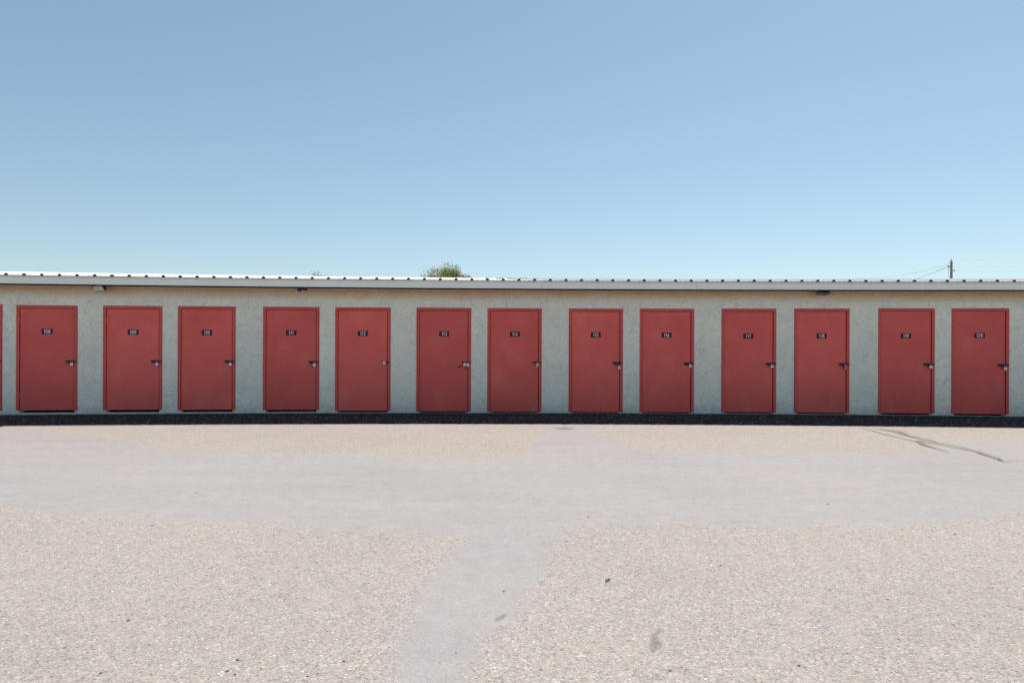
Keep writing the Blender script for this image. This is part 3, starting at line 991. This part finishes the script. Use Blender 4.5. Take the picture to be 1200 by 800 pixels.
# ------------------------------------------------------------------ marks on the yard
def ragged_strip(name, pts, widths, mat, label, cat, z=.008, group=None, parent=None, seg=5):
    """flat trail along pixel points of the photograph, laid on the ground"""
    P = [Vector((*ground_pt(*p), z)) for p in pts]
    fine, W = [], []
    for (a, b, wa, wb) in zip(P[:-1], P[1:], widths[:-1], widths[1:]):
        for k in range(seg):
            t = k / seg
            fine.append(a.lerp(b, t)); W.append(wa + (wb - wa) * t)
    fine.append(P[-1]); W.append(widths[-1])
    vs, fs, cov = [], [], []
    ww = (-1.4, -.5, .5, 1.4)
    cc = (0.0, 1.0, 1.0, 0.0)
    for i, p in enumerate(fine):
        t = (fine[min(i + 1, len(fine) - 1)] - fine[max(i - 1, 0)]).normalized()
        nrm = Vector((-t.y, t.x, 0))
        off = noise.noise(p * 2.1) * .06
        end = min(1, i / 2.0, (len(fine) - 1 - i) / 2.0)
        for w_, c_ in zip(ww, cc):
            q = p + nrm * (w_ * W[i] / 2 * (1 + .5 * noise.noise(p * 5)) + off)
            vs.append(tuple(q)); cov.append(c_ * (0.25 + .75 * end))
    n = len(ww)
    for i in range(len(fine) - 1):
        for j in range(n - 1):
            fs.append((i * n + j, i * n + j + 1, (i + 1) * n + j + 1, (i + 1) * n + j))
    me = bpy.data.meshes.new(name)
    me.from_pydata(vs, [], fs)
    ca = me.color_attributes.new("cover", 'FLOAT_COLOR', 'POINT')
    ca.data.foreach_set('color', np.array([(c, c, c, 1) for c in cov], dtype=np.float32).ravel())
    me.materials.append(mat)
    o = link(name, me, parent)
    if label: tag(o, label, cat, group)
    return o

tt = empty("tar_trail", (*ground_pt(1080, 520), 0)); tt.location.z = 0
tag(tt, "forked dark tar trail running out from the wall towards the lower right", "stain")
def trail(pts, w, z):
    o = ragged_strip("streak", pts, w, M['tar'], None, None, z=z, parent=tt)
    o.location = (-tt.location.x, -tt.location.y, 0)
trail([(1008, 501), (1026, 505), (1046, 511), (1066, 516), (1076, 518)], [.02, .05, .06, .05, .04], .005)
trail([(1024, 501.5), (1050, 506), (1074, 513), (1100, 519), (1127, 524), (1140, 528)], [.03, .17, .10, .05, .04, .02], .009)
trail([(1070, 515), (1095, 520), (1127, 526), (1146, 530), (1165, 537), (1186, 543)], [.04, .05, .055, .07, .045, .02], .013)
trail([(1073, 516), (1082, 520), (1098, 526), (1118, 532)], [.07, .11, .05, .02], .017)
trail([(1140, 527), (1158, 533), (1176, 540), (1200, 541)], [.02, .03, .03, .015], .021)

ragged_strip("tar_patch", [(645, 485), (653, 491), (662, 498)], [.09, .12, .14], M['tar_dk'], "black tar crack crossing the dark strip between the doors marked 114 and 115", "stain")
ragged_strip("tar_patch", [(983, 487), (998, 493), (1016, 500.5)], [.08, .10, .12], M['tar_dk'], "black tar crack crossing the dark strip right of the door marked 118", "stain")
ragged_strip("tar_patch", [(-14, 503), (4, 499), (18, 495)], [.09, .1, .04], M['tar_dk'], "black tar crack in the dark strip below the wall left of the door marked 108", "stain")
ragged_strip("oil_mark", [(648, 501), (661, 502), (674, 501.5)], [.16, .34, .12], M['oil'], "faint grey smudge at the shadow edge between doors 114 and 115", "stain")
ragged_strip("oil_mark", [(582, 729), (590, 725), (598, 719)], [.02, .040, .02], M['oil'], "small dark smudge on the right edge of the smooth branch track", "stain")
ragged_strip("oil_mark", [(760, 764), (769, 754), (768, 745), (779, 737)], [.02, .055, .03, .01], M['oil'], "grey oil spot on the coarse gravel in the right foreground", "stain")

def dry_leaf(px, py, L, rz, label):
    x, y = ground_pt(px, py)
    root = MB()
    n = 8
    top, bot = [], []
    for k in range(n + 1):
        t = k / n
        w = math.sin(math.pi * t) ** .7 * L * .24 + .0006
        z = .006 + .012 * (t - .5) ** 2 * 4 * L / .05 * .5
        top.append((L * (t - .5), w, z + .006)); bot.append((L * (t - .5), -w, z + .004))
    mid = [(L * (k / n - .5), 0, .004 + .008 * (k / n - .5) ** 2) for k in range(n + 1)]
    for k in range(n):
        root.quad(mid[k], mid[k + 1], top[k + 1], top[k]); root.quad(bot[k], bot[k + 1], mid[k + 1], mid[k])
    root.tube([(L * .5, 0, .006), (L * .68, .004, .012)], .0009, 5)
    o = root.build("dry_leaf", M['dry'])
    o.location = (x, y, -.001); o.rotation_euler = (0, 0, rz)
    tag(o, label, "leaf")
dry_leaf(712, 681, .034, R(24), "dry brown leaf lying on the gravel right of the smooth branch track")

# loose stones: nobody could count them
def scatter_stones(name, count, size, mat, label, ymin, ymax, avoid_lane=True, pw=1.6):
    base = []
    for s in range(6):
        bm = bmesh.new(); bmesh.ops.create_icosphere(bm, subdivisions=1, radius=1)
        co = np.array([v.co[:] for v in bm.verts])
        co *= (1 + .28 * rng.standard_normal((len(co), 1)))
        fa = np.array([[v.index for v in f.verts] for f in bm.faces])
        if s == 0: F0 = fa
        base.append(co); bm.free()
    V, Fc = [], []
    n = 0
    while n < count:
        y = ymin + (ymax - ymin) * random.random() ** pw
        x = random.uniform(-.80, .80) * (y + .8)
        px, py = grd_px(x, y)
        if avoid_lane:
            inl = (lane_high(px) - 8 < py < lane_low(px) + 4) or (py > 605 and np.interp(py, [605, 640, 690, 755, 800], [560, 540, 497, 470, 463]) - 3 < px < np.interp(py, [605, 670, 720, 760, 800], [645, 641, 602, 566, 545]) + 3)
            if inl and random.random() < .96: continue
        if name == 'dark_pebbles' and lane_high(px) < py < lane_low(px) + 3 and random.random() < .75: continue
        s = size * min(1.9, random.lognormvariate(0, .38))
        co = base[random.randrange(6)] * np.array([s * random.uniform(.8, 1.4), s * random.uniform(.7, 1.1), s * random.uniform(.25, .5)])
        a = random.random() * 6.283
        ca, sa = math.cos(a), math.sin(a)
        rot = np.stack([co[:, 0] * ca - co[:, 1] * sa + x, co[:, 0] * sa + co[:, 1] * ca + y, co[:, 2] + s * .12], 1)
        V.append(rot); Fc.append(F0 + n * 12); n += 1
    me = bpy.data.meshes.new(name)
    me.from_pydata(np.concatenate(V).tolist(), [], np.concatenate(Fc).tolist())
    me.materials.append(mat)
    o = link(name, me)
    tag(o, label, "gravel", kind='stuff')
def mat_stones():
    m, nt, b = new_mat("mixed loose stones")
    g = nt.nodes.new("ShaderNodeNewGeometry")
    col = ramp(nt, g.outputs['Random Per Island'], [(0.0, (0.30, 0.28, 0.25)), (0.05, (0.40, 0.37, 0.33)), (0.45, (0.48, 0.45, 0.41)), (0.8, (0.54, 0.51, 0.48)), (1.0, (0.80, 0.79, 0.77))])
    nt.links.new(col, b.inputs['Base Color']); b.inputs['Roughness'].default_value = .9
    return m
scatter_stones("loose_gravel", 18000, .0038, mat_stones(), "pale loose chippings scattered over the coarse yard surface", 2.3, 9.0)
scatter_stones("dark_pebbles", 170, .0052, M['pebble_dk'], "scattered small dark pebbles on the pale yard", 2.4, 11.6, False, 1.1)

scatter_stones("spilled_gravel", 900, .0085, bpy.data.materials['mixed loose stones'], "pale chippings spilled over the painted shadow strip along the wall", 11.9, 13.55, False, 1.0)

# ------------------------------------------------------------------ trees behind the building
def tree(name, x, y, top, rad, leaf_mat, leaf_mat2, n, leaf, label, seed, sparse=0.0):
    r = random.Random(seed)
    root = empty(name, (x, y, 0))
    tag(root, label, "tree", "trees behind the roof")
    t = MB()
    trunk_h = top * .38
    t.tube([(0, 0, -.1), (.05, .02, trunk_h * .5), (-.03, .04, trunk_h)], [.24, .18, .14], 10)
    clumps = []
    for k in range(17):
        a = r.uniform(0, 6.283); el = r.uniform(.05, 1.35)
        rr = rad * r.uniform(.62, 1.0)
        cz = top - rad * 1.15
        c = Vector((rr * .82 * math.cos(a) * math.cos(el), rr * .82 * math.sin(a) * math.cos(el), cz + rr * .80 * math.sin(el)))
        clumps.append((c, rad * r.uniform(.20, .36)))
    clumps.append((Vector((.2, 0, top - rad * .32)), rad * .30))
    for c, cr in clumps:
        mid = Vector((c.x * .4, c.y * .4, trunk_h + (c.z - trunk_h) * .45))
        t.tube([(-.03, .04, trunk_h), tuple(mid), tuple(c)], [.085, .05, .016], 6)
        for q in range(4):
            e = c + Vector((r.uniform(-1, 1), r.uniform(-1, 1), r.uniform(-.1, 1.0))).normalized() * cr * 1.15
            t.tube([tuple(c), tuple(e)], [.014, .004], 4)
    t.build("trunk", M['bark'], root)
    for mi, mat in enumerate((leaf_mat, leaf_mat2)):
        l = MB()
        for k in range(n // 2):
            c, cr = clumps[r.randrange(len(clumps))]
            if (c.x > rad * .25) != (mi == 1) and r.random() < .8: continue
            d = Vector((r.gauss(0, 1), r.gauss(0, 1), r.gauss(0, .8))).normalized()
            p = c + d * cr * (r.random() ** .45) * r.uniform(.85, 1.15)
            if noise.noise(p * 2.3 + Vector((seed, 0, 0))) < -.12 + sparse: continue
            s = leaf * r.uniform(.6, 1.4)
            u = Vector((r.gauss(0, 1), r.gauss(0, 1), r.gauss(0, 1))).normalized()
            v = u.cross(Vector((r.gauss(0, 1), r.gauss(0, 1), r.gauss(0, 1)))).normalized() * s * .45
            u = u * s
            l.quad(tuple(p - u), tuple(p + v), tuple(p + u), tuple(p - v))
        me = bpy.data.meshes.new("crown")
        me.from_pydata(l.v, [], l.f); me.materials.append(mat)
        link("crown", me, root)
tree("bushy_tree", -3.85, 40, 6.12, 2.3, M['leaf_a'], M['leaf_b'], 80000, .050, "rounded olive green tree whose top shows above the roof over door 113", 5)
tree("sparse_tree", -15.9, 55, 7.15, 2.4, M['leaf_b'], M['leaf_b'], 11000, .07, "sparse grey green treetop just clearing the roof over door 111", 11, .12)

# ------------------------------------------------------------------ utility pole and wires
PX, PY_ = (1114.5 - 600) / F * 62, 62.0
ptop = H_EYE + (400 + 514.5 * ROLL - 306.3) * 62 / F
pole = empty("utility_pole", (PX, PY_, 0))
tag(pole, "weathered timber utility pole rising behind the right end of the roof", "pole")
b = MB(); b.tube([(0, 0, -.5), (0, 0, ptop * .5), (0, 0, ptop)], [.15, .125, .10], 12)
b.tube([(0, 0, ptop), (0, 0, ptop + .04)], [.10, .06], 12)
b.build("post", M['pole'], pole, smooth=True)
b = MB()
b.tube([(0, 0, ptop + .04), (0, 0, ptop + .12), (0, 0, ptop + .2)], [.03, .055, .03], 8)
b.build("insulator", M['ceramic'], pole, smooth=True)
b = MB()
b.tube([(-.10, -.05, ptop - .50), (-.30, -.06, ptop - .46)], .025, 8)
b.tube([(-.30, -.06, ptop - .36), (-.30, -.06, ptop - .48), (-.28, -.06, ptop - .60)], [.04, .075, .04], 10)
b.build("insulator_bracket", M['ceramic'], pole, smooth=True)
b = MB()
b.tube([(.10, -.05, ptop - .86), (.24, -.05, ptop - .80)], .022, 8)
b.tube([(.24, -.05, ptop - .74), (.24, -.05, ptop - .88)], [.05, .035], 8)
b.build("insulator_bracket", M['ceramic'], pole, smooth=True)
b = MB(); b.tube([(-.30, -.06, ptop - .60), (-.29, -.1, ptop - 1.2), (-.16, -.1, ptop - 1.9)], .014, 6)
b.build("drop_cable", M['wire'], pole)

def px_world(px, py, dist):
    u, v = px - 600, py - 400
    u2, v2 = u + v * ROLL, v - u * ROLL
    return Vector((u2 / F * dist, dist, H_EYE - v2 * dist / F))
def wire(a, c, sag, label, r=.009):
    a, c = Vector(a), Vector(c)
    pts = []
    for k in range(25):
        t = k / 24
        p = a.lerp(c, t); p.z -= 4 * sag * t * (1 - t)
        pts.append(tuple(p))
    b = MB(); b.tube(pts, r, 5)
    o = b.build("overhead_wire", M['wire'])
    tag(o, label, "wire", "overhead wires at the pole")
base = Vector((PX, PY_, 0))
wire(base + Vector((0, 0, ptop + .2)), px_world(1300, 302, 55), .12, "topmost overhead wire running right from the tip of the utility pole")
wire(base + Vector((.1, -.1, ptop - .42)), px_world(1300, 309, 55), .12, "middle overhead wire running right from the utility pole")
wire(base + Vector((.24, -.05, ptop - .80)), px_world(1300, 313.5, 55), .12, "lowest overhead wire running right from the utility pole")
wire(base + Vector((-.1, 0, ptop - .22)), px_world(1000, 325, 90), .5, "upper overhead wire dropping left from the utility pole behind the roof")
wire(base + Vector((-.30, -.06, ptop - .46)), px_world(1010, 336, 90), .6, "lower overhead wire dropping left from the utility pole's bracket", .017)
